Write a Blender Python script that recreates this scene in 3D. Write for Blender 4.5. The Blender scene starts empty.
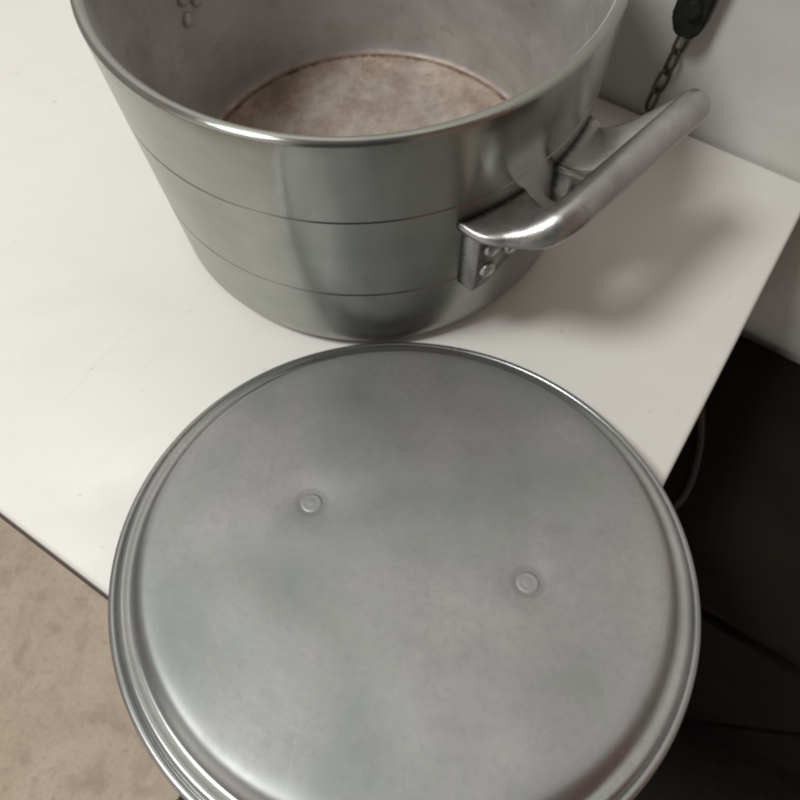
import bpy, bmesh, math, random
from mathutils import Vector, Matrix, noise

S = 0.14                      # pot radius in metres; lengths below are in pot radii unless noted
scene = bpy.context.scene
col = scene.collection

# ------------------------------------------------------------------ camera
CAM_H = 2.7257
th, roll = 1.15408, 0.039835
fw = Vector((0, math.cos(th), -math.sin(th)))
up = Vector((0, math.sin(th), math.cos(th)))
rt = Vector((1, 0, 0))
c_, s_ = math.cos(roll), math.sin(roll)
cr = rt * c_ - up * s_
cu = rt * s_ + up * c_
cam_d = bpy.data.cameras.new('camera')
cam = bpy.data.objects.new('camera', cam_d)
col.objects.link(cam)
m = Matrix((cr, cu, -fw)).transposed().to_4x4()
m.translation = Vector((0, 0, CAM_H * S))
cam.matrix_world = m
cam_d.sensor_fit = 'HORIZONTAL'
cam_d.sensor_width = 36.0
cam_d.lens = 36.0 * 650.18 / 800.0
cam_d.clip_start = 0.01
cam_d.clip_end = 60
cam_d.dof.use_dof = True
cam_d.dof.focus_distance = 0.335
cam_d.dof.aperture_fstop = 13.0
scene.camera = cam

# ------------------------------------------------------------------ world: a dim brownish room all round
world = bpy.data.worlds.new('World')
scene.world = world
world.use_nodes = True
wn, wl = world.node_tree.nodes, world.node_tree.links
wn.clear()
w_out = wn.new('ShaderNodeOutputWorld')
w_bg = wn.new('ShaderNodeBackground')
w_tc = wn.new('ShaderNodeTexCoord')
def w_math(op, a, b=None, c=None):
    x = wn.new('ShaderNodeMath'); x.operation = op
    for k, v in enumerate((a, b, c)):
        if v is None: continue
        if isinstance(v, (int, float)): x.inputs[k].default_value = v
        else: wl.new(v, x.inputs[k])
    return x.outputs[0]
def w_rng(v, a, b, c, d):
    x = wn.new('ShaderNodeMapRange'); x.interpolation_type = 'SMOOTHSTEP'
    for k, q in zip(('From Min', 'From Max', 'To Min', 'To Max'), (a, b, c, d)): x.inputs[k].default_value = q
    wl.new(v, x.inputs['Value']); return x.outputs[0]
def w_mix(f, a, b):
    x = wn.new('ShaderNodeMix'); x.data_type = 'RGBA'
    wl.new(f, x.inputs[0])
    for k, v in ((6, a), (7, b)):
        if isinstance(v, tuple): x.inputs[k].default_value = (*v, 1)
        else: wl.new(v, x.inputs[k])
    return x.outputs[2]
w_sep = wn.new('ShaderNodeSeparateXYZ')
wl.new(w_tc.outputs['Generated'], w_sep.inputs[0])
gx, gy, gz = w_sep.outputs
az = w_math('ARCTAN2', gx, w_math('MULTIPLY', gy, -1.0))       # 0 towards the viewer (-y), + to the right
w_col = w_mix(w_rng(az, -1.5, 1.3, 0, 1), (0.29, 0.240, 0.222), (0.155, 0.072, 0.056))   # pale on the left, brown and dim on the right
w_col = w_mix(w_rng(gy, .15, .8, 0, 1), w_col, (0.30, 0.29, 0.285))                      # the wall side
w_ceil = w_mix(w_rng(gx, -.5, .45, 0, 1), (0.165, 0.120, 0.108), (0.060, 0.032, 0.028))
w_col = w_mix(w_rng(gz, .62, .95, 0, 1), w_col, w_ceil)                      # ceiling
w_glow = w_math('MULTIPLY', w_rng(w_math('ABSOLUTE', w_math('ADD', az, .85)), .30, .60, 1, 0), w_rng(gz, -.2, .55, 1, 0))
w_col = w_mix(w_glow, w_col, (1.15, 1.10, 1.02))                                           # bright sector added behind on the left for the pot's reflections
w_sid = w_math('MULTIPLY', w_rng(w_math('ABSOLUTE', w_math('SUBTRACT', az, .50)), .08, .22, 1, 0), w_rng(gz, -.2, .5, 1, 0))
w_col = w_mix(w_sid, w_col, (0.27, 0.25, 0.24))
person = w_math('MULTIPLY', w_rng(w_math('ABSOLUTE', w_math('ADD', az, .08)), .34, .43, 1, 0), w_rng(gz, .86, .97, 1, 0))
w_col = w_mix(person, w_col, (0.018, 0.034, 0.028))                                       # whoever stands at the table
wl.new(w_col, w_bg.inputs['Color'])
w_bg.inputs['Strength'].default_value = 1.2
wl.new(w_bg.outputs[0], w_out.inputs[0])

# ------------------------------------------------------------------ the room lamp, high on the left
def room_lamp(name, elev, azim, dist, energy, size, colour):
    e, a = math.radians(elev), math.radians(azim)
    d = Vector((math.cos(e) * math.cos(a), math.cos(e) * math.sin(a), math.sin(e)))
    ld = bpy.data.lights.new(name, 'POINT')
    ld.energy = energy; ld.color = colour; ld.shadow_soft_size = size
    o = bpy.data.objects.new(name, ld); col.objects.link(o)
    o.location = Vector((-0.1, 1.9, 0.6)) * S + d * dist
    return o
room_lamp('room_lamp', 60, 195, 1.5, 65.0, 0.19, (0.985, 1.0, 0.965))

scene.view_settings.view_transform = 'Standard'
scene.view_settings.look = 'None'
scene.view_settings.exposure = 0.0
scene.view_settings.gamma = 1.0
scene.render.engine = 'CYCLES'
scene.cycles.use_denoising = True
scene.cycles.max_bounces = 10
scene.cycles.filter_width = 2.6
scene.render.filter_size = 2.6

# ------------------------------------------------------------------ helpers
def link(name, bm, mat, parent=None, smooth=True, angle=40):
    me = bpy.data.meshes.new(name)
    bmesh.ops.recalc_face_normals(bm, faces=bm.faces)
    bm.to_mesh(me); bm.free()
    mats = mat if isinstance(mat, (list, tuple)) else [mat]
    for k in mats: me.materials.append(k)
    if smooth:
        for p in me.polygons: p.use_smooth = True
        me.set_sharp_from_angle(angle=math.radians(angle))
    o = bpy.data.objects.new(name, me)
    col.objects.link(o)
    if parent: o.parent = parent
    return o

def tag(o, label=None, cat=None, group=None, kind=None):
    if label: o['label'] = label
    if cat: o['category'] = cat
    if group: o['group'] = group
    if kind: o['kind'] = kind
    return o

def empty(name, loc=(0, 0, 0), mat=None):
    o = bpy.data.objects.new(name, None)
    o.empty_display_size = 0.02
    col.objects.link(o)
    if mat is not None: o.matrix_world = mat
    else: o.location = loc
    return o

def lathe(bm, prof, seg=160, f=None, closed=False):
    """prof: (r, z) in pot radii; r == 0 gives a pole. f(x, y, z) may move a point."""
    rings = []
    for r, z in prof:
        if r == 0:
            p = Vector((0, 0, z))
            if f: p = f(p)
            rings.append([bm.verts.new(p * S)])
        else:
            ring = []
            for i in range(seg):
                a = 2 * math.pi * i / seg
                p = Vector((r * math.cos(a), r * math.sin(a), z))
                if f: p = f(p)
                ring.append(bm.verts.new(p * S))
            rings.append(ring)
    pairs = list(zip(rings[:-1], rings[1:]))
    if closed: pairs.append((rings[-1], rings[0]))
    for A, B in pairs:
        for i in range(seg):
            j = (i + 1) % seg
            if len(A) == 1 and len(B) == 1: continue
            if len(A) == 1: bm.faces.new((A[0], B[i], B[j]))
            elif len(B) == 1: bm.faces.new((A[i], A[j], B[0]))
            else: bm.faces.new((A[i], A[j], B[j], B[i]))

def arc(cx, cz, r, a0, a1, n):
    return [(cx + r * math.cos(math.radians(a0 + (a1 - a0) * i / n)),
             cz + r * math.sin(math.radians(a0 + (a1 - a0) * i / n))) for i in range(n + 1)]

def loft(bm, rings, cap=True, loop=False):
    R = [[bm.verts.new(p) for p in ring] for ring in rings]
    n = len(R[0])
    prs = list(zip(R[:-1], R[1:]))
    if loop: prs.append((R[-1], R[0]))
    for A, B in prs:
        for i in range(n):
            j = (i + 1) % n
            bm.faces.new((A[i], A[j], B[j], B[i]))
    if cap and not loop:
        bm.faces.new(list(reversed(R[0]))); bm.faces.new(R[-1])

def rbox(bm, x0, x1, y0, y1, z0, z1, bev, seg=4, mat=Matrix.Identity(4)):
    g = bmesh.ops.create_cube(bm, size=1.0)
    vs = g['verts']
    for v in vs:
        v.co = Vector((x0 + (v.co.x + .5) * (x1 - x0), y0 + (v.co.y + .5) * (y1 - y0), z0 + (v.co.z + .5) * (z1 - z0)))
    es = list({e for v in vs for e in v.link_edges})
    r = bmesh.ops.bevel(bm, geom=es, offset=bev, segments=seg, profile=.5, affect='EDGES')
    allv = set(v for v in vs if v.is_valid) | set(r['verts'])
    for v in allv: v.co = mat @ v.co

def catmull(P, n):
    out = []
    Q = [P[0]] + list(P) + [P[-1]]
    for i in range(1, len(Q) - 2):
        a, b, c, d = Q[i - 1], Q[i], Q[i + 1], Q[i + 2]
        for k in range(n):
            t = k / n
            out.append(tuple(.5 * ((2 * b[j]) + (-a[j] + c[j]) * t + (2 * a[j] - 5 * b[j] + 4 * c[j] - d[j]) * t * t
                                   + (-a[j] + 3 * b[j] - 3 * c[j] + d[j]) * t ** 3) for j in range(len(b))))
    out.append(tuple(P[-1]))
    return out

def tube(bm, pts, rad, sides=12, cap=True, loop=False):
    """round tube along Vector points (metres)"""
    n = len(pts); rings = []; pn = None
    for i in range(n):
        if loop: t = (pts[(i + 1) % n] - pts[i - 1]).normalized()
        else: t = (pts[min(i + 1, n - 1)] - pts[max(i - 1, 0)]).normalized()
        if pn is None:
            a = Vector((0, 0, 1)) if abs(t.z) < .9 else Vector((1, 0, 0))
            pn = (a - t * a.dot(t)).normalized()
        else:
            pn = (pn - t * pn.dot(t)).normalized()
        b = t.cross(pn)
        r = rad[i] if isinstance(rad, (list, tuple)) else rad
        rings.append([pts[i] + (pn * math.cos(2 * math.pi * k / sides) + b * math.sin(2 * math.pi * k / sides)) * r for k in range(sides)])
    loft(bm, rings, cap, loop)

# ------------------------------------------------------------------ materials
LID_RIVETS = ((-.3526, .1205), (.4016, -.2088))      # rivet heads in the lid's own plane

class NT:
    def __init__(self, name):
        self.m = bpy.data.materials.new(name); self.m.use_nodes = True
        self.n, self.l = self.m.node_tree.nodes, self.m.node_tree.links
        self.b = self.n['Principled BSDF']
    def node(self, t, **kw):
        x = self.n.new(t)
        for k, v in kw.items():
            if hasattr(x, k): setattr(x, k, v)
        return x
    def link(self, a, b): self.l.new(a, b)
    def noise(self, vec, scale, detail=4, rough=.55, dist=0.0):
        x = self.n.new('ShaderNodeTexNoise')
        x.inputs['Scale'].default_value = scale; x.inputs['Detail'].default_value = detail
        x.inputs['Roughness'].default_value = rough; x.inputs['Distortion'].default_value = dist
        if vec is not None: self.l.new(vec, x.inputs['Vector'])
        return x.outputs['Fac']
    def ramp(self, fac, stops):
        x = self.n.new('ShaderNodeValToRGB'); e = x.color_ramp.elements
        while len(e) < len(stops): e.new(.5)
        for k, (p, c) in enumerate(stops):
            e[k].position = p; e[k].color = c if len(c) == 4 else (*c, 1)
        self.l.new(fac, x.inputs[0]); return x.outputs['Color']
    def rng(self, fac, a, b, c, d, smooth=False):
        x = self.n.new('ShaderNodeMapRange')
        if smooth: x.interpolation_type = 'SMOOTHSTEP'
        for k, v in zip(('From Min', 'From Max', 'To Min', 'To Max'), (a, b, c, d)): x.inputs[k].default_value = v
        self.l.new(fac, x.inputs['Value']); return x.outputs[0]
    def math(self, op, a, b=None):
        x = self.n.new('ShaderNodeMath'); x.operation = op
        for k, v in enumerate((a, b)):
            if v is None: continue
            if isinstance(v, (int, float)): x.inputs[k].default_value = v
            else: self.l.new(v, x.inputs[k])
        return x.outputs[0]
    def mix(self, fac, a, b, mode='MIX'):
        x = self.n.new('ShaderNodeMix'); x.data_type = 'RGBA'; x.blend_type = mode
        for k, v in ((0, fac), (6, a), (7, b)):
            if isinstance(v, (int, float)): x.inputs[k].default_value = v
            elif isinstance(v, tuple): x.inputs[k].default_value = v if len(v) == 4 else (*v, 1)
            else: self.l.new(v, x.inputs[k])
        return x.outputs[2]
    def scaled(self, vec, sc):
        x = self.n.new('ShaderNodeMapping'); x.inputs['Scale'].default_value = sc
        self.l.new(vec, x.inputs['Vector']); return x.outputs[0]
    def scratch(self, vec, rot, loc, stretch, scale, detail=2):
        a = self.n.new('ShaderNodeMapping'); a.inputs['Rotation'].default_value[2] = rot
        a.inputs['Location'].default_value = (loc, loc * .6, 0); self.l.new(vec, a.inputs['Vector'])
        return self.noise(self.scaled(a.outputs[0], (1, stretch, 1)), scale, detail, .5, .15)
    def bump(self, h, strength, dist=.001, prev=None):
        x = self.n.new('ShaderNodeBump'); x.inputs['Strength'].default_value = strength
        x.inputs['Distance'].default_value = dist
        self.l.new(h, x.inputs['Height'])
        if prev is not None: self.l.new(prev, x.inputs['Normal'])
        return x.outputs[0]
    def obj(self):
        return self.n.new('ShaderNodeTexCoord').outputs['Object']

def polar(t):
    """object-space coordinates (angle * r, r, z) in pot radii, for marks that run round an axis"""
    o = t.scaled(t.obj(), (1 / S,) * 3)
    sp = t.node('ShaderNodeSeparateXYZ'); t.link(o, sp.inputs[0])
    x, y, z = sp.outputs
    r = t.math('SQRT', t.math('ADD', t.math('MULTIPLY', x, x), t.math('MULTIPLY', y, y)))
    a = t.math('ARCTAN2', y, x)
    cb = t.node('ShaderNodeCombineXYZ')
    t.link(a, cb.inputs[0]); t.link(r, cb.inputs[1]); t.link(z, cb.inputs[2])
    return o, r, z, a, cb.outputs[0]

def mat_pot_outer():
    t = NT('brushed_aluminium')
    o, r, z, a, pol = polar(t)
    fine = t.noise(t.scaled(pol, (1.2, 1, 190)), 1.0, 3, .6)          # turning lines round the wall
    mid = t.noise(t.scaled(pol, (2.5, 1, 26)), 1.0, 4, .6)
    blot = t.noise(o, 3.0, 5, .6, .4)
    base = t.ramp(blot, [(.28, (.295, .31, .285)), (.72, (.39, .40, .375))])
    base = t.mix(t.rng(fine, .3, .75, 0, .14), base, (.36, .36, .35))
    # dirt lying in the two turned grooves
    for gz in (.906, .448):
        d = t.math('ABSOLUTE', t.math('SUBTRACT', z, gz))
        base = t.mix(t.math('MULTIPLY', t.rng(d, .002, .005, .55, 0), t.rng(blot, .3, .65, 1, .45)), base, (.10, .10, .09))
    # spots and scuffs
    spots = t.noise(t.scaled(pol, (9, 1, 14)), 1.6, 2, .5)
    base = t.mix(t.rng(spots, .70, .78, 0, .35), base, (.22, .21, .2))
    low = t.math('MULTIPLY', t.rng(z, .02, .22, 1, 0), t.rng(t.noise(o, 5, 5, .65, .5), .42, .62, 0, 1))
    base = t.mix(t.math('MULTIPLY', low, .45), base, (.27, .235, .19))                  # scorched patches low on the wall
    t.link(base, t.b.inputs['Base Color'])
    t.b.inputs['Metallic'].default_value = .93
    t.link(t.rng(mid, .3, .7, .20, .24), t.b.inputs['Roughness'])
    t.b.inputs['Anisotropic'].default_value = .88
    tan = t.node('ShaderNodeTangent', direction_type='RADIAL', axis='Z')
    t.link(tan.outputs[0], t.b.inputs['Tangent'])
    t.b.inputs['Anisotropic Rotation'].default_value = .25
    b1 = t.bump(fine, .10, .0004)
    t.link(t.bump(blot, .12, .002, b1), t.b.inputs['Normal'])
    return t.m

def mat_pot_inner():
    t = NT('worn_aluminium_inside')
    o, r, z, a, pol = polar(t)
    blot = t.noise(o, 2.6, 6, .62, .6)
    fine = t.noise(t.scaled(pol, (3, 3, 90)), 1.0, 3, .6)
    base = t.ramp(blot, [(.3, (.37, .365, .36)), (.7, (.57, .57, .565))])
    patch = t.noise(o, 3.2, 7, .68, .1)
    fleck = t.noise(o, 18.0, 6, .78, .1)
    brown = t.ramp(t.noise(o, 4.2, 9, .78, .1), [(.30, (.20, .12, .085)), (.46, (.38, .275, .21)), (.56, (.50, .41, .34)), (.70, (.62, .57, .53))])
    brown = t.mix(t.rng(fleck, .56, .72, 0, .5), brown, (.24, .14, .085))
    brown = t.mix(t.rng(t.noise(t.scaled(o, (26, 4, 4)), 2.0, 3, .6, .3), .62, .72, 0, .35), brown, (.66, .63, .60))   # scouring marks
    onfloor = t.math('MULTIPLY', t.rng(z, .035, .075, 1, 0), t.rng(patch, .30, .58, .55, 1.0))
    splash = t.math('MULTIPLY', t.rng(z, .06, .40, .40, 0), t.rng(fleck, .50, .70, 0, 1))
    base = t.mix(t.math('MAXIMUM', onfloor, splash), base, brown)
    # grey scuffs and a few darker smears on the wall
    scuff = t.noise(t.scaled(pol, (6, 1, 11)), 1.0, 6, .7, .4)
    base = t.mix(t.math('MULTIPLY', t.rng(scuff, .55, .72, 0, .5), t.rng(z, .06, .12, 0, 1)), base, (.27, .24, .22))
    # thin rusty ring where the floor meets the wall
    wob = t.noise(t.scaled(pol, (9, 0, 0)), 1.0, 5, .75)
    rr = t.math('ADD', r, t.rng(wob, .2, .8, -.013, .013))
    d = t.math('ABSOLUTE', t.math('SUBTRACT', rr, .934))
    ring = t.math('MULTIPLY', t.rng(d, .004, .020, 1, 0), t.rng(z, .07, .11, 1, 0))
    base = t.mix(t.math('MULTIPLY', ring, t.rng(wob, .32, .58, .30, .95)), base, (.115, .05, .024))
    t.link(base, t.b.inputs['Base Color'])
    met = t.rng(t.math('MAXIMUM', onfloor, ring), 0, 1, .46, .20)
    t.link(met, t.b.inputs['Metallic'])
    t.link(t.rng(blot, .3, .7, .42, .6), t.b.inputs['Roughness'])
    b1 = t.bump(fine, .10, .0005)
    t.link(t.bump(fleck, .10, .001, b1), t.b.inputs['Normal'])
    return t.m

def mat_lid():
    t = NT('dull_lid_aluminium')
    o, r, z, a, pol = polar(t)
    cloud = t.noise(o, 1.7, 5, .55, .15)
    cloud2 = t.noise(o, 6.0, 6, .64, .1)
    grain = t.noise(o, 38, 4, .7)
    swirl = t.noise(t.scaled(pol, (1.5, 55, 1)), 1.0, 3, .6)
    base = t.ramp(cloud, [(.32, (.305, .330, .322)), (.45, (.355, .370, .366)), (.55, (.390, .392, .397)), (.66, (.43, .420, .426))])
    base = t.mix(t.rng(cloud2, .50, .70, 0, .40), base, (.30, .315, .31))
    base = t.mix(t.rng(grain, .48, .72, 0, .30), base, (.26, .26, .265))
    # worn scratches running several ways
    for k, (rot, sc, th_) in enumerate(((.4, 3.0, .69), (1.7, 2.3, .70), (2.6, 3.6, .70), (-.5, 1.7, .72))):
        ln_ = t.scratch(o, rot, k * 7.3, 42, sc)
        base = t.mix(t.rng(ln_, th_, th_ + .03, 0, .09), base, (.62, .62, .62) if k % 2 else (.22, .22, .22))
    # dried water marks: faint pale rims
    vor = t.node('ShaderNodeTexVoronoi'); vor.inputs['Scale'].default_value = 2.3
    wv = t.node('ShaderNodeVectorMath', operation='ADD'); t.link(o, wv.inputs[0])
    nz = t.node('ShaderNodeTexNoise'); nz.inputs['Scale'].default_value = 5; t.link(o, nz.inputs['Vector'])
    sc_ = t.node('ShaderNodeVectorMath', operation='SCALE'); sc_.inputs['Scale'].default_value = .30
    t.link(nz.outputs['Color'], sc_.inputs[0]); t.link(sc_.outputs[0], wv.inputs[1]); t.link(wv.outputs[0], vor.inputs['Vector'])
    dd = t.math('ABSOLUTE', t.math('SUBTRACT', vor.outputs['Distance'], .22))
    mark = t.math('MULTIPLY', t.rng(dd, .006, .03, 1, 0), t.rng(cloud2, .42, .6, 0, .09))
    base = t.mix(mark, base, (.52, .53, .53))
    # grime round the two rivet heads
    for q in LID_RIVETS:
        vm = t.node('ShaderNodeVectorMath', operation='DISTANCE'); t.link(o, vm.inputs[0]); vm.inputs[1].default_value = (q[0], q[1], .08)
        base = t.mix(t.rng(t.math('ABSOLUTE', t.math('SUBTRACT', vm.outputs['Value'], .050)), .003, .018, .28, 0), base, (.15, .145, .14))
    t.link(base, t.b.inputs['Base Color'])
    edge = t.rng(r, .915, .945, 0, 1)
    t.link(t.rng(edge, 0, 1, .74, .92), t.b.inputs['Metallic'])
    rough = t.math('SUBTRACT', t.rng(cloud2, .3, .7, .50, .58), t.math('MULTIPLY', edge, .25))
    t.link(rough, t.b.inputs['Roughness'])
    ringn = t.noise(t.scaled(pol, (.4, 130, 1)), 1.0, 3, .7)
    b0 = t.bump(t.math('MULTIPLY', ringn, t.rng(r, .85, .9, 1, 0)), .10, .0004)
    b1 = t.bump(t.math('MULTIPLY', swirl, t.rng(r, .85, .9, 1, 0)), .08, .0005, b0)
    b2 = t.bump(grain, .05, .0004, b1)
    t.link(t.bump(t.math('MULTIPLY', cloud2, t.rng(r, .88, .92, 1, .15)), .12, .0012, b2), t.b.inputs['Normal'])
    return t.m

def mat_cast(name='cast_aluminium', darkened=False):
    t = NT(name)
    o, r, z, a, pol = polar(t)
    bl = t.noise(o, 6, 5, .6, .3)
    gr = t.noise(o, 60, 3, .6)
    pit = t.noise(o, 22, 5, .7)
    base = t.ramp(bl, [(.3, (.33, .325, .315)), (.7, (.49, .485, .475))])
    base = t.mix(t.rng(gr, .58, .75, 0, .3), base, (.3, .29, .28))
    base = t.mix(t.rng(pit, .56, .70, 0, .35), base, (.20, .185, .17))
    # black grime and contact shade painted into the seam against the pot wall
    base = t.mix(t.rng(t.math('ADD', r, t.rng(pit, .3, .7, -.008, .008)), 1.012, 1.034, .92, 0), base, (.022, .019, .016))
    if darkened: base = t.mix(t.rng(pit, .30, .62, .92, .45), base, (.055, .048, .040))  # mottled darker colour for the riveted plate faces
    t.link(base, t.b.inputs['Base Color'])
    t.b.inputs['Metallic'].default_value = .60 if darkened else .90
    t.link(t.rng(bl, .3, .7, .28, .42), t.b.inputs['Roughness'])
    t.link(t.bump(pit, .10, .001, t.bump(gr, .15, .0006)), t.b.inputs['Normal'])
    return t.m

def mat_table():
    t = NT('white_laminate')
    o = t.obj()
    c1 = t.noise(o, 5, 6, .65, .3)
    base = t.ramp(c1, [(.3, (.745, .735, .70)), (.7, (.79, .782, .75))])
    sm = t.noise(t.scaled(o, (3, 9, 3)), 2.0, 5, .65, .8)
    base = t.mix(t.rng(sm, .52, .78, 0, .20), base, (.64, .61, .575))                     # wiped smears
    for sc, th_, am in ((60, .775, .30), (150, .775, .28)):
        base = t.mix(t.rng(t.noise(o, sc, 1, .4), th_, th_ + .03, 0, am), base, (.42, .36, .30))   # a few crumbs and specks
    for k, (rot, sc) in enumerate(((.5, 8), (2.2, 6))):
        base = t.mix(t.rng(t.scratch(o, rot, k * 3.3 + 1, 40, sc), .72, .75, 0, .16), base, (.55, .53, .50))
    t.link(base, t.b.inputs['Base Color'])
    t.link(t.rng(sm, .3, .7, .40, .58), t.b.inputs['Roughness'])
    t.link(t.bump(t.noise(o, 400, 2), .03, .0005), t.b.inputs['Normal'])
    return t.m

def mat_plain(name, c0, c1, rough, scale=30, metallic=0.0, bump=.15):
    t = NT(name)
    o = t.obj()
    n = t.noise(o, scale, 5, .6, .3)
    t.link(t.ramp(n, [(.3, c0), (.7, c1)]), t.b.inputs['Base Color'])
    t.link(t.rng(n, .3, .7, rough - .07, rough + .07), t.b.inputs['Roughness'])
    t.b.inputs['Metallic'].default_value = metallic
    t.link(t.bump(n, bump, .001), t.b.inputs['Normal'])
    return t.m

def mat_floor():
    t = NT('beige_floor')
    o = t.obj()
    a = t.noise(o, 9, 6, .65, .5)
    b = t.noise(o, 150, 5, .75)
    c = t.noise(o, 24, 6, .7, .4)
    base = t.ramp(a, [(.3, (.64, .53, .40)), (.7, (.80, .69, .55))])
    base = t.mix(t.rng(b, .5, .7, 0, .35), base, (.30, .23, .17))
    base = t.mix(t.rng(c, .50, .66, 0, .55), base, (.44, .34, .25))
    base = t.mix(t.rng(t.noise(o, 75, 3, .6), .60, .72, 0, .22), base, (.24, .18, .135))
    t.link(base, t.b.inputs['Base Color'])
    t.b.inputs['Roughness'].default_value = .55
    t.link(t.bump(b, .1, .002), t.b.inputs['Normal'])
    return t.m

M_OUT, M_IN, M_LID, M_CAST, M_TAB = mat_pot_outer(), mat_pot_inner(), mat_lid(), mat_cast(), mat_table()
M_CAST_DARK = mat_cast('dark_cast_aluminium', True)
M_WALL = mat_plain('painted_wall', (.66, .645, .615), (.77, .76, .735), .7, 14, 0, .10)
M_FLOOR = mat_floor()
M_TRIM = mat_plain('dark_brown_trim', (.030, .021, .016), (.06, .043, .032), .5, 25)
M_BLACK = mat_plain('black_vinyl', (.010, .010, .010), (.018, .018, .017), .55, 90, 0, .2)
M_BROWN = mat_plain('brown_leather', (.028, .018, .012), (.055, .036, .024), .6, 60, 0, .3)
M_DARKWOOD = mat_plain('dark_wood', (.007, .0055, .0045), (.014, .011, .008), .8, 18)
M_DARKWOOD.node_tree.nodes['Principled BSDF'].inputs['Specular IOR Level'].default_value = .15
M_CHAIN = mat_plain('dark_chain_steel', (.10, .090, .078), (.19, .175, .155), .45, 300, .7)
M_IRON = mat_plain('blackened_iron', (.016, .018, .015), (.035, .036, .030), .5, 120, .4)

# ------------------------------------------------------------------ setting: table frame (u along the table's depth, v along its length)
EU = Vector((.576, .817, 0)); EV = Vector((.817, -.576, 0))
TM = Matrix((EV, EU, Vector((0, 0, 1)))).transposed().to_4x4()     # local x = v, local y = u  (metres)
FLOOR_Z = -5.1
V1, U0, U1, V0 = .484, -.39, 3.205, -6.2

bm = bmesh.new()
bmesh.ops.create_grid(bm, x_segments=1, y_segments=1, size=6.0)
fl = link('floor', bm, M_FLOOR, smooth=False); fl.location.z = FLOOR_Z * S
tag(fl, kind='structure')

bm = bmesh.new()
rbox(bm, -2.2, 2.2, (U1 + .03) * S, (U1 + .03) * S + .12, FLOOR_Z * S, 1.5, .002, 1, TM)
w = link('wall', bm, M_WALL, smooth=False); tag(w, kind='structure')

table = empty('table', TM @ Vector(((V0 + V1) / 2 * S, (U0 + U1) / 2 * S, FLOOR_Z * S)))
tag(table, 'white laminate table under the pot and lid, pushed against the wall', 'table')
TI = Matrix.Translation(-Vector(table.location)) @ TM
bm = bmesh.new()
rbox(bm, V0 * S, V1 * S, U0 * S, U1 * S, -.026, 0, .0035, 4, TI)
link('tabletop', bm, M_TAB, table)
bm = bmesh.new()
rbox(bm, V0 * S + .01, V1 * S - .004, U0 * S - .006, U1 * S - .01, -.062, -.0275, .002, 2, TI)
link('apron', bm, M_TRIM, table)
for vv in (V0 + .25, V1 - .25):
    for uu in (U0 + .25, U1 - .3):
        bm = bmesh.new()
        rbox(bm, vv * S - .022, vv * S + .022, uu * S - .022, uu * S + .022, FLOOR_Z * S + .0095, -.0625, .003, 2, TI)
        link('leg', bm, M_TRIM, table)

# ------------------------------------------------------------------ the pot
PX, PY, PH = -.10605, 2.48668, 1.2692
pot = empty('cooking_pot', (PX * S, PY * S, .0006))
tag(pot, 'large open aluminium cooking pot with brown stained inside, standing on the white table', 'pot')

def rout(z): return 1.0 + .0116 * z / PH
prof = [(0, .012), (.5, .010), (.88, .004), (.93, 0)]
prof += [(.93 + .062 * math.sin(math.radians(x)), .062 - .062 * math.cos(math.radians(x))) for x in (15, 30, 45, 60, 75)]
prof += [(rout(.07), .075)]
zs = [.12, .2, .3, .38]
def groove(g): return [(rout(g) , g - .0055), (rout(g) - .004, g - .0015), (rout(g) - .004, g + .0015), (rout(g), g + .0055)]
prof += [(rout(z), z) for z in zs] + groove(.448) + [(rout(z), z) for z in (.52, .62, .72, .82)] + groove(.906)
prof += [(rout(z), z) for z in (.98, 1.06, 1.14, 1.2)]
n_out = len(prof)
ri = .967
# rim: a flat, softly rounded edge
rc, rw = (rout(PH) + ri) / 2, (rout(PH) - ri) / 2
prof += [(rc + rw * math.cos(math.radians(x)), PH - .018 + .018 * math.sin(math.radians(x))) for x in range(0, 181, 12)]
n_rim = len(prof)
prof += [(ri - .001, z) for z in (1.2, 1.1, 1.0, .85, .7, .55, .4, .25, .16)]
prof += [(ri - .003, .12)] + [(ri - .003 - .04 + .04 * math.cos(math.radians(x)), .085 - .048 * math.sin(math.radians(x))) for x in (20, 40, 60, 80)]
prof += [(.915, .036), (.88, .034), (.8, .036), (.65, .04), (.45, .043), (.2, .045), (0, .045)]
def potwob(p):
    r = math.hypot(p.x, p.y)
    if r < 1e-6: return p
    a = math.atan2(p.y, p.x)
    k = 1 + .0022 * math.sin(2 * a + .7) * p.z + .0012 * noise.noise(Vector((math.cos(a) * 2.2, math.sin(a) * 2.2, p.z * 2.5)))
    return Vector((p.x * k, p.y * k, p.z))
bm = bmesh.new()
lathe(bm, prof, 220, potwob)
for f in bm.faces:
    c = f.calc_center_median() / S
    if math.hypot(c.x, c.y) < ri + .006 and c.z > .03: f.material_index = 1
body = link('pot_body', bm, [M_OUT, M_IN], pot, angle=35)

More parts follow.
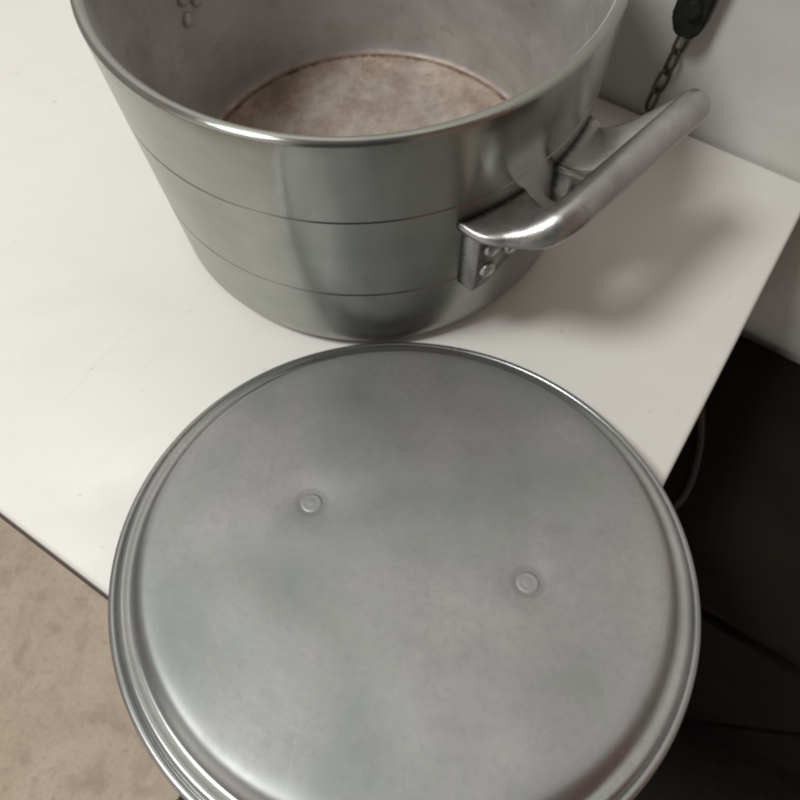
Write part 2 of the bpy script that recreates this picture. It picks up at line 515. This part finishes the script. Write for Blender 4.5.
# -- loop handle: local frame t (round the pot), r (outwards), z
def handle(az_deg, dz=0.0):
    a0 = math.radians(az_deg)
    er = Vector((math.cos(a0), math.sin(a0), 0)); et = Vector((-math.sin(a0), math.cos(a0), 0)); ez = Vector((0, 0, 1))
    P = lambda t, r, z: (et * t + er * r + ez * (z + dz)) * S
    bm = bmesh.new()
    # centre line (t, r, z), wide half-width a, thin half-width b, and how square the section is
    front = [(-.232, .93, .795, .150, .024), (-.230, 1.00, .798, .148, .024), (-.225, 1.04, .800, .136, .028), (-.216, 1.08, .802, .118, .038),
             (-.207, 1.122, .808, .099, .050), (-.195, 1.160, .820, .083, .061), (-.174, 1.190, .836, .073, .066),
             (-.138, 1.208, .852, .069, .068), (-.088, 1.216, .864, .067, .067), (-.01, 1.217, .870, .066, .066)]
    rear = [(.232, .93, .795, .150, .024), (.230, 1.00, .798, .148, .024), (.240, 1.05, .800, .138, .028), (.275, 1.095, .802, .118, .040),
            (.350, 1.130, .808, .096, .056), (.470, 1.165, .822, .078, .065), (.580, 1.195, .848, .068, .067),
            (.625, 1.211, .866, .066, .066), (.590, 1.216, .874, .066, .066), (.45, 1.217, .874, .066, .066)]
    full = catmull(front + rear[::-1], 5)
    cen = [P(*q[:3]) for q in full]
    rings = []; wdir = et.copy(); N = 28
    for i, q in enumerate(full):
        tg = (cen[min(i + 1, len(cen) - 1)] - cen[max(i - 1, 0)]).normalized()
        wdir = tg.cross(ez).normalized()
        nd = tg.cross(wdir)
        a, b = q[3] * S, q[4] * S
        e = 1.0 if a / b < 1.3 else max(.38, 1.0 - .16 * (a / b - 1.3))     # flatter sections are squarer
        ring = []
        for k in range(N):
            x = 2 * math.pi * k / N
            cx, sx = math.cos(x), math.sin(x)
            ring.append(cen[i] + wdir * (a * math.copysign(abs(cx) ** e, cx)) + nd * (b * math.copysign(abs(sx) ** e, sx)))
        for k, v in enumerate(ring):                         # the flared ends stop inside the pot wall and follow its curve
            tv, rv = v.dot(et), v.dot(er)
            rm = math.sqrt((.985 * S) ** 2 - tv * tv) if abs(tv) < .9 * S else 0
            if rv < rm: ring[k] = v + er * (rm - rv)
        rings.append(ring)
    loft(bm, rings)
    # thick triangular riveting plates lying against the wall under each flared end
    for s in (-1, 1):
        tri = [(-.368, .790), (-.362, .425), (-.335, .408), (-.27, .425), (-.15, .55), (-.11, .66), (-.10, .79)]
        inner, outer = [], []
        for (t, z) in tri:
            t *= s
            an = math.asin(max(-.99, min(.99, t / 1.0)))
            t2 = math.copysign(min(abs(t), .318), t)                       # the tall edge is a broad chamfer
            an2 = math.asin(t2)
            inner.append(P(.985 * math.sin(an), .985 * math.cos(an), z))
            outer.append(P(1.066 * math.sin(an2), 1.066 * math.cos(an2), z))
        rg = [inner, outer, [o_ + (sum(outer, Vector()) / len(outer) - o_) * .05 + (sum(outer, Vector()) - sum(inner, Vector())).normalized() * .0006 for o_ in outer]]
        loft(bm, rg)
    bm.normal_update()
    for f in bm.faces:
        if len(f.verts) == 7 and f.calc_center_median().z < (.72 + dz) * S: f.material_index = 1      # the darker faces round the rivets
    h = link('handle', bm, [M_CAST, M_CAST_DARK], pot, angle=50)
    riv = []
    for s in (-1, 1):
        for (t, z) in ((-.262, .665), (-.268, .535), (-.172, .615)):
            t *= s
            an = math.asin(t)
            d = (er * math.cos(an) + et * math.sin(an))
            base = d * (1.067 * S) + ez * ((z + dz) * S)
            riv.append(dome(base, d, .036 * S, .026 * S, h))
    return h

def dome(base, d, r, hgt, parent, mat=None, name='rivet', ringed=False):
    q = d.to_track_quat('Z', 'Y').to_matrix().to_4x4(); q.translation = base
    bm = bmesh.new()
    pr = [(r, -.001), (r, hgt * .25), (r * .93, hgt * .55), (r * .75, hgt * .82), (r * .45, hgt * .97), (0, hgt)]
    if ringed: pr = [(r, -.001), (r * .97, hgt * .3), (r * .90, hgt * .7), (r * .76, hgt * .95), (r * .62, hgt), (r * .52, hgt * .93), (r * .42, hgt * .92), (r * .34, hgt * .99), (0, hgt)]
    lathe(bm, [(a / S, b / S) for a, b in pr], 32)
    bmesh.ops.transform(bm, matrix=q, verts=bm.verts)
    return link(name, bm, mat or M_CAST, parent)

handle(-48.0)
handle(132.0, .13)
# rivet heads showing through the inside of the wall, behind each handle end
for az in (-48, 132):
    for s in (-1, 1):
        for (t, z) in ((-.305, .595), (-.315, .495), (-.225, .545)):
            an = math.radians(az) + math.asin(t * s)
            d = Vector((-math.cos(an), -math.sin(an), 0))
            dome(-d * (ri - .002) * S + Vector((0, 0, (z + (.13 if az > 0 else 0)) * S)), d, .036 * S, .022 * S, body, M_IN)

# ------------------------------------------------------------------ the lid, upside down, propped on its own handle
ln = Vector((.05999, .30526, 0)); ln = Vector((math.tan(ln.x), math.tan(ln.y), 1)).normalized()
lx = Vector((1, 0, 0)); lx = (lx - ln * lx.dot(ln)).normalized(); ly = ln.cross(lx)
LM = Matrix((lx, ly, ln)).transposed().to_4x4()
LM.translation = Vector((.00473, .49594, .3200)) * S
lid = empty('pot_lid', mat=LM)
tag(lid, 'round dull aluminium pot lid lying at the table corner before the pot', 'lid')
RIV = []
for w_ in (Vector((-.352, .121, -.017)), Vector((.401, -.206, .041))):
    RIV.append(Vector((w_.dot(lx), w_.dot(ly), 0)))
def lidf(p):
    r = math.hypot(p.x, p.y)
    z = p.z
    if r < .95:
        k = min(1, (.95 - r) / .1)
        for q in RIV:
            d = math.hypot(p.x - q.x, p.y - q.y)
            z -= .011 * math.exp(-(d / .085) ** 2)
        z += k * .010 * noise.noise(Vector((p.x * 1.6 + 3, p.y * 1.6, 1.7))) + k * .0045 * noise.noise(Vector((p.x * 4.5, p.y * 4.5, 9.1)))
    else:
        a = math.atan2(p.y, p.x)
        z += .003 * noise.noise(Vector((math.cos(a) * 2.5, math.sin(a) * 2.5, 4.2)))
    return Vector((p.x, p.y, z))
top = [(0, .088)] + [(r_ * .02, .088 - .004 * (r_ * .02 / .9) ** 2) for r_ in range(1, 45)]
top += [(.895, .083), (.91, .0815), (.922, .077), (.932, .068), (.942, .055), (.952, .042), (.960, .034), (.968, .030), (.978, .030),
        (.988, .034), (.997, .036), (1.005, .033), (1.012, .025), (1.018, .018)]
bead = arc(1.030, .010, .015, 140, -90, 12)
under = [(1.018, -.002), (1.0, .016), (.985, .014), (.96, .012), (.945, .022), (.93, .048), (.915, .064), (.89, .068)] + [(r_ * .05, .072) for r_ in range(17, 0, -1)] + [(0, .072)]
bm = bmesh.new()
lathe(bm, top + bead + under, 320, lidf)
link('lid_plate', bm, M_LID, lid, angle=60)
for q in RIV:
    zc = lidf(Vector((q.x, q.y, .085))).z
    dome(Vector((q.x, q.y, zc - .002)) * S, Vector((0, 0, 1)), .046 * S, .009 * S, lid, M_LID, 'rivet', True)
# strap handle underneath, on which the lid leans
mid = (RIV[0] + RIV[1]) / 2; dv = (RIV[1] - RIV[0]) / 2
pts = []
for (k, z) in ((-1.0, .06), (-1.0, -.02), (-.97, -.12), (-.85, -.20), (-.6, -.235), (0, -.24), (.6, -.235), (.85, -.20), (.97, -.12), (1.0, -.02), (1.0, .06)):
    pts.append((mid.x + dv.x * k, mid.y + dv.y * k, z))
pts = [Vector(p) * S for p in catmull(pts, 5)]
bm = bmesh.new(); tube(bm, pts, .05 * S, 14)
link('handle', bm, M_CAST, lid)

# ------------------------------------------------------------------ chain on the wall, hanging from a dark iron clasp
def wallp(v, z, off=.02): return EV * (v * S) + EU * ((U1 + .03 - off) * S) + Vector((0, 0, z * S))
D = CAM_H
def on_wall(px, py, off=.03):
    x, y = (px - 400) / 650.18, (py - 400) / 650.18
    d = cr * x - cu * y + fw
    n_ = EU
    k = ((U1 + .03 - off) - 0) / d.dot(n_)
    p = d * k + Vector((0, 0, D))
    return p            # in pot radii
pts = [on_wall(688, 30), on_wall(648, 109)]
ctop, cbot = pts
ch = empty('chain', cbot * S)
tag(ch, 'thin dark steel chain hanging down the wall from a black clasp', 'chain')
NL = 4
axis = (ctop - cbot)
step = axis / NL
for i in range(NL):
    c0 = cbot + step * (i + .5)
    dz = step.normalized()
    side = (EV * .85 + EU * (.5 if i % 2 else -.5)).normalized()
    side = (side - dz * side.dot(dz)).normalized()
    L, W = step.length * .57, step.length * (.23 if i % 2 else .20)
    ring = []
    for k in range(28):
        x = 2 * math.pi * k / 28
        cx, sx = math.cos(x), math.sin(x)
        ring.append((c0 - cbot + dz * (L * math.copysign(abs(cx) ** .8, cx)) + side * (W * math.copysign(abs(sx) ** .6, sx))) * S)
    bm = bmesh.new(); tube(bm, ring, .0100 * S, 8, loop=True)
    link('chain_link', bm, M_CHAIN, ch)

hk = ctop + Vector((0, 0, .03))
clasp = empty('wall_clasp', hk * S)
tag(clasp, 'black iron clasp fixed to the wall above the chain, at the top right', 'clasp')
bm = bmesh.new()
outl = [(-.05, -.03), (.035, -.035), (.072, .02), (.078, .60), (-.092, .60), (-.092, .05)]
loft(bm, [[(EV * a + Vector((0, 0, b)) + EU * o_) * S for a, b in outl] for o_ in (.05, -.07)])
bmesh.ops.bevel(bm, geom=list(bm.edges), offset=.0016, segments=2, affect='EDGES')
link('clasp_body', bm, M_IRON, clasp)
bm = bmesh.new()
tube(bm, [(Vector((0, 0, .13)) + EU * -.06) * S, (Vector((0, 0, .13)) + EU * -.105) * S], .035 * S, 16)
link('pin', bm, M_IRON, clasp)

# ------------------------------------------------------------------ things on the floor round the table corner
bm = bmesh.new()
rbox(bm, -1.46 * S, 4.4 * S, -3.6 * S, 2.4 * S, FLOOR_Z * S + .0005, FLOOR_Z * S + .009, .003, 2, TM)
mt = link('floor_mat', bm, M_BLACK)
tag(mt, 'flat black rubber mat on the floor below the table corner, mostly hidden by the lid', 'mat')

cab = empty('cabinet', TM @ Vector((2.2 * S, 2.3 * S, FLOOR_Z * S)))
tag(cab, 'dark low wooden cabinet in the shade to the right of the table', 'cabinet')
CI = Matrix.Translation(-Vector(cab.location)) @ TM
CZ = -1.3
bm = bmesh.new()
rbox(bm, .60 * S, 4.6 * S, 1.42 * S, 3.15 * S, FLOOR_Z * S + .04, CZ * S - .019, .002, 2, CI)
link('carcass', bm, M_DARKWOOD, cab)
bm = bmesh.new()
rbox(bm, .57 * S, 4.65 * S, 1.33 * S, 3.18 * S, CZ * S - .0185, CZ * S, .004, 3, CI)
link('cabinet_top', bm, M_DARKWOOD, cab)
bm = bmesh.new()
rbox(bm, .68 * S, 4.5 * S, 1.50 * S, 3.05 * S, FLOOR_Z * S + .0095, FLOOR_Z * S + .0395, .002, 1, CI)
link('plinth', bm, M_BLACK, cab)
for a, b in ((.66, 2.56), (2.62, 4.54)):
    bm = bmesh.new()
    rbox(bm, a * S, b * S, 1.42 * S - .017, 1.42 * S - .001, FLOOR_Z * S + .055, CZ * S - .03, .003, 2, CI)
    link('door', bm, M_DARKWOOD, cab)
pts = catmull([(.62, 3.0, CZ + .024), (.66, 2.6, CZ + .024), (.80, 2.2, CZ + .024), (.84, 1.85, CZ + .024), (.74, 1.55, CZ + .024), (.78, 1.34, CZ + .012), (.80, 1.29, CZ - .10), (.82, 1.30, CZ - .7), (.80, 1.29, CZ - 1.6)], 10)
bm = bmesh.new(); tube(bm, [TM @ (Vector(p) * S) for p in pts], .0030, 10)
cb = link('power_cord', bm, M_BROWN)
tag(cb, 'brown cord hanging over the edge of the dark cabinet beside the table', 'cord')
